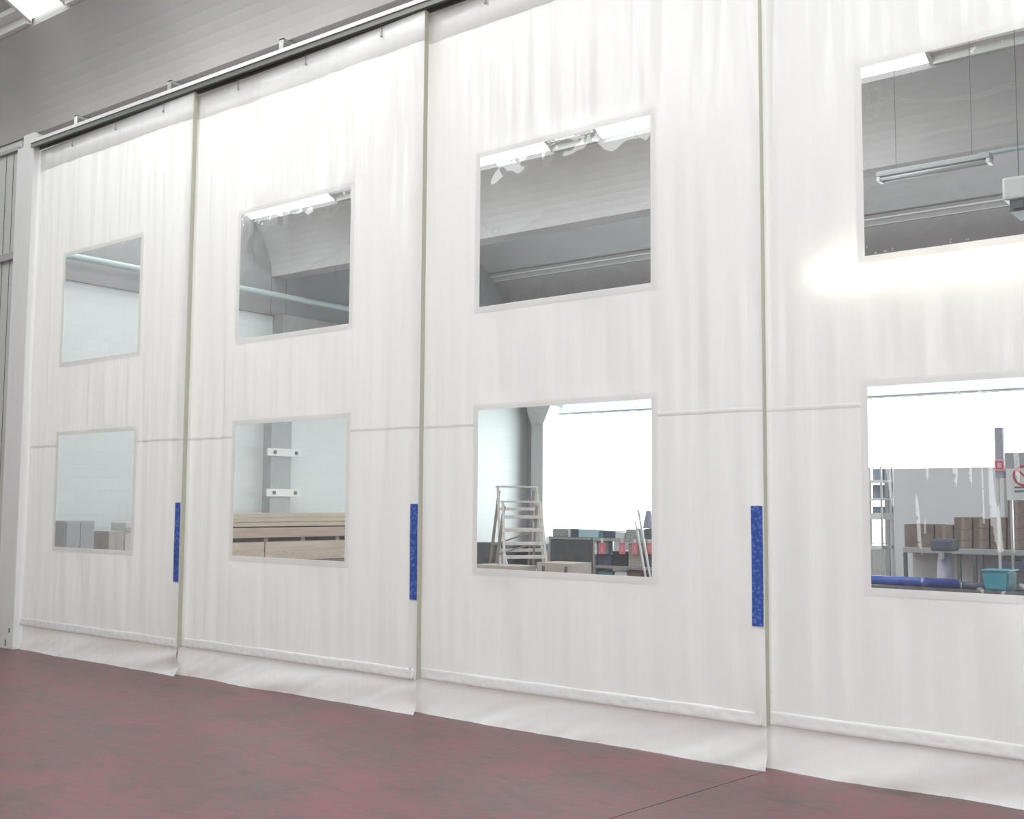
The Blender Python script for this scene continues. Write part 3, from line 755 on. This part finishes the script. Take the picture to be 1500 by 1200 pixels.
# bench
x0, x1, z0, z1 = rect(1323, 808, 1560, 816, Y8); zbt = z1
t = thing('workshop_bench', 'long pale grey workshop bench carrying the brown cartons', 'table', ((x0+x1)/2, Y8+.4, 0))
obj('top', bx(x0, x1, Y8, Y8+.8, zbt-.07, zbt, bev=.008), 'greypaint', t)
obj('back_panel', bx(x0+.02, x1-.02, Y8+.3, Y8+.33, .1, zbt-.071), 'plaster', t)
for px in (1325, 1404, 1427, 1437, 1500):
    q = at(px, 830, Y8); obj('leg', bx(q.x-.02, q.x+.02, Y8+.02, Y8+.06, 0, zbt-.07), 'darkgrey', t)
    obj('leg', bx(q.x-.02, q.x+.02, Y8+.72, Y8+.76, 0, zbt-.07), 'darkgrey', t)
q = rect(1457, 823, 1520, 836, Y8)
obj('recess_shade', bx(q[0], q[1], Y8+.0, Y8+.29, q[2], q[3], bev=.006), 'navy', t)  # dark block standing in for the shade of the recess under the bench
def cart2(xa_, ya_, xb_, yb_, mm, lab, Y_=Y8+.1):
    a = at(xa_, ya_, Y_); c = at(xb_, ya_, Y_); z_ = zbt+.001 if yb_ is None else at(xa_, yb_, Y_).z+.001
    t = thing('brown_carton', lab, 'box', ((a.x+c.x)/2, Y_+.25, z_), 'brown cartons on the workshop bench')
    obj('body', bx(a.x+.004, c.x-.004, Y_, Y_+.5, z_, a.z, bev=.006), mm, t)
    obj('tape', bx((a.x+c.x)/2-.02, (a.x+c.x)/2+.02, Y_-.001, Y_, z_+.005, a.z-.006), 'tapebrown', t)
cart2(1324, 768, 1368, None, 'cartondk', 'brown carton at the left end of the workshop bench')
cart2(1369, 769, 1396, None, 'cartondk', 'brown carton second from the left on the workshop bench')
k = 0
cols = [(1397, 1424), (1425, 1449), (1450, 1474), (1475, 1502)]
for ci, (xa_, xb_) in enumerate(cols):
    ys = [None, 792-ci, 776-2*(ci%2)] if ci < 3 else [None, 791, 774, 752]
    tops = [792-ci, 776-2*(ci%2), 758+2*(ci%2)] if ci < 3 else [791, 774, 752, 733]
    for ri, (lo, hi) in enumerate(zip(ys, tops)):
        col = ['second', 'third', 'fourth'][ci-1] if ci else 'first'
        lv = ['lowest', 'second from the bottom', 'third from the bottom', 'topmost'][ri] if ci == 3 else ['lowest', 'middle', 'topmost'][ri]
        cart2(xa_, hi, xb_, lo, 'cartondk', 'brown carton, %s in the %s stack from the left under the sign' % (lv, col))
# bench drill
q = at(1377, 845, 7.0); h0 = at(1377, 808, 7.0).z; h1 = at(1377, 790, 7.0).z
t = thing('pillar_drill', 'dark blue-grey pillar drill standing in front of the brown cartons', 'machine', (q.x, 7.2, 0))
b = B(); tube(b, (q.x, 7.2, .04), (q.x, 7.2, h0-.02), .14, .075, n=24); obj('column', b, 'lavender', t, True)
obj('base', bx(q.x-.22, q.x+.22, 6.95, 7.45, 0, .06, bev=.01), 'darkgrey', t)
b = B(); box(b, q.x-.12, q.x+.13, 7.04, 7.34, h0, h1, .03); obj('head', b, 'navy', t)
b = B(); tube(b, (q.x, 7.08, h0), (q.x, 7.08, h0-.09), .03); obj('chuck', b, 'steel', t)
# blue rail on a machine bed
Y6 = 6.0
a = at(1262, 848, Y6); c = at(1402, 852, Y6); zr = (a.z+c.z)/2; d = at(1545, 862, Y6)
t = thing('machine_bed', 'low dark machine bed running along the window bottom', 'machine', ((a.x+d.x)/2, Y6+.25, 0))
obj('body', bx(a.x, d.x, Y6+.02, Y6+.5, .1, zr-.075, bev=.02), 'darkgrey', t)
for x in (a.x+.2, (a.x+d.x)/2, d.x-.2): obj('foot', bx(x-.08, x+.08, Y6+.06, Y6+.46, 0, .1), 'black', t)
b = B(); tube(b, (a.x, Y6+.09, zr-.02), (c.x, Y6+.09, zr-.02), .05, n=20)
solo('blue_pipe', b, M['blue'], 'glossy blue pipe lying on the dark machine bed', 'pipe', smooth=True)
b = B(); tube(b, (c.x+.02, Y6+.12, zr-.035), (at(1437, 850, Y6).x, Y6+.12, zr-.035), .038, n=16)
solo('steel_bar', b, M['navy'], 'dark bar lying right of the blue pipe on the machine bed', 'bar', smooth=True)
# cyan tub
x0, x1, z0, z1 = rect(1436, 838, 1476, 856, Y6)
t = thing('cyan_tub', 'cyan plastic tub standing on the machine bed', 'tub', ((x0+x1)/2, Y6+.2, zr-.075))
b = B(); r = bmesh.ops.create_cube(b, size=1)
for v in r['verts']:
    s = 1 if v.co.z > 0 else .85
    v.co = Vector(((x0+x1)/2+v.co.x*(x1-x0)*s, Y6+.22+v.co.y*.34*s, z1 if v.co.z > 0 else zr-.074))
bmesh.ops.bevel(b, geom=list(b.edges), offset=.02, segments=2, affect='EDGES')
obj('body', b, 'cyan', t)
obj('rim', bx(x0-.01, x1+.01, Y6+.04, Y6+.4, z1-.0, z1+.012, bev=.004), 'cyan', t)
for px, lab in ((1494, 'small white cloth scrap left of the window edge on the machine bed'), (1412, 'white rag lying beside the dark bar')):
    q = at(px, 852, Y6+.1); b = B()
    r = bmesh.ops.create_icosphere(b, subdivisions=3, radius=.07)
    for v in r['verts']:
        n_ = 1+.5*noise.noise(v.co*14+Vector((px, 0, 0))); v.co = Vector((q.x+v.co.x*n_*1.4, Y6+.3+v.co.y*n_, zr-.072+max(0, (v.co.z*n_)*.6+.02)))
    solo('rag', b, M['paper'], lab, 'rag', smooth=True)
# pole, box, sign
x0, x1, z0, z1 = rect(1458, 626, 1468, 690, 7.3)
t = thing('lavender_post', 'pale lavender post with a small red notice rising beside the sign', 'post', ((x0+x1)/2, 7.35, 0))
obj('shaft', bx(x0, x1, 7.3, 7.3+(x1-x0), at(1460, 700, 7.3).z, z1, bev=.004), 'lavender', t)
obj('lower_tube', bx(x0, x0+.03, 7.32, 7.35, 0, at(1460, 700, 7.3).z), 'plaster', t)
obj('base_plate', bx(x0-.12, x0+.16, 7.2, 7.46, 0, .012), 'darkgrey', t)
a = rect(1457, 673, 1471, 690, 7.29)
s = obj('notice', bx(a[0], a[1], 7.285, 7.295, a[2], a[3]), 'pink', t); s['label'] = 'small pink and red notice'
b = B(); box(b, a[0]+.015, a[1]-.015, 7.282, 7.2845, a[2]+.02, a[2]+.035); box(b, a[0]+.015, a[1]-.015, 7.282, 7.2845, a[3]-.035, a[3]-.02)
box(b, a[0]+.015, a[0]+.03, 7.282, 7.2845, a[2]+.035, a[3]-.035); box(b, a[1]-.03, a[1]-.015, 7.282, 7.2845, a[2]+.035, a[3]-.035)
obj('red_print', b, 'redprint', s)
x0, x1, z0, z1 = rect(1475, 686, 1524, 733, 7.6)
t = thing('safety_sign', 'white safety sign with a red prohibition ring at the right edge', 'sign', ((x0+x1)/2, 7.6, 0))
obj('board', bx(x0, x1, 7.6, 7.62, z0, z1, bev=.003), 'paper', t)
c0 = at(1500, 697, 7.6)
b = B(); R0, R1 = .125, .098; n = 40
vo = [b.verts.new((c0.x+R0*math.cos(2*PI*i/n), 7.597, c0.z+R0*math.sin(2*PI*i/n))) for i in range(n)]
vi = [b.verts.new((c0.x+R1*math.cos(2*PI*i/n), 7.597, c0.z+R1*math.sin(2*PI*i/n))) for i in range(n)]
for i in range(n): b.faces.new((vo[i], vo[(i+1) % n], vi[(i+1) % n], vi[i]))
bar(b, (c0.x-.08, 7.597, c0.z+.08), (c0.x+.08, 7.597, c0.z-.08), .002, .022)
obj('prohibition_ring', b, 'redprint', t)
b = B(); q = at(1492, 714, 7.6)
for k in range(2): box(b, c0.x-.11, c0.x+.11-.05*k, 7.597, 7.5995, q.z-.045*k-.01, q.z-.045*k+.01)
obj('small_print', b, 'ink', t)
for x in (x0+.04, x1-.04): obj('support', bx(x-.015, x+.015, 7.62, 7.65, 0, z1-.02), 'steel', t)
x0, x1, z0, z1 = rect(1472, 663, 1493, 690, 9.4)
t = thing('control_cabinet', 'tall grey control cabinet behind the safety sign', 'cabinet', ((x0+x1)/2, 9.5, 0))
obj('body', bx(x0, x1+.2, 9.4, 9.8, 0, z1, bev=.01), 'greypaint', t)
obj('door', bx(x0+.03, x1+.17, 9.385, 9.399, .15, z1-.04, bev=.004), 'greypaint', t)

# ------------------------------------------------------------------ clean helper properties, world, view
for o in bpy.data.objects:
    if '_o' in o: del o['_o']
wd = bpy.data.worlds.new('world'); S.world = wd; wd.use_nodes = True
wd.node_tree.nodes['Background'].inputs[0].default_value = (.8, .9, 1, 1)
wd.node_tree.nodes['Background'].inputs[1].default_value = .5
S.view_settings.view_transform = 'Standard'; S.view_settings.look = 'None'
S.view_settings.gamma = 1; S.view_settings.use_curve_mapping = False
S.view_settings.exposure = -0.56
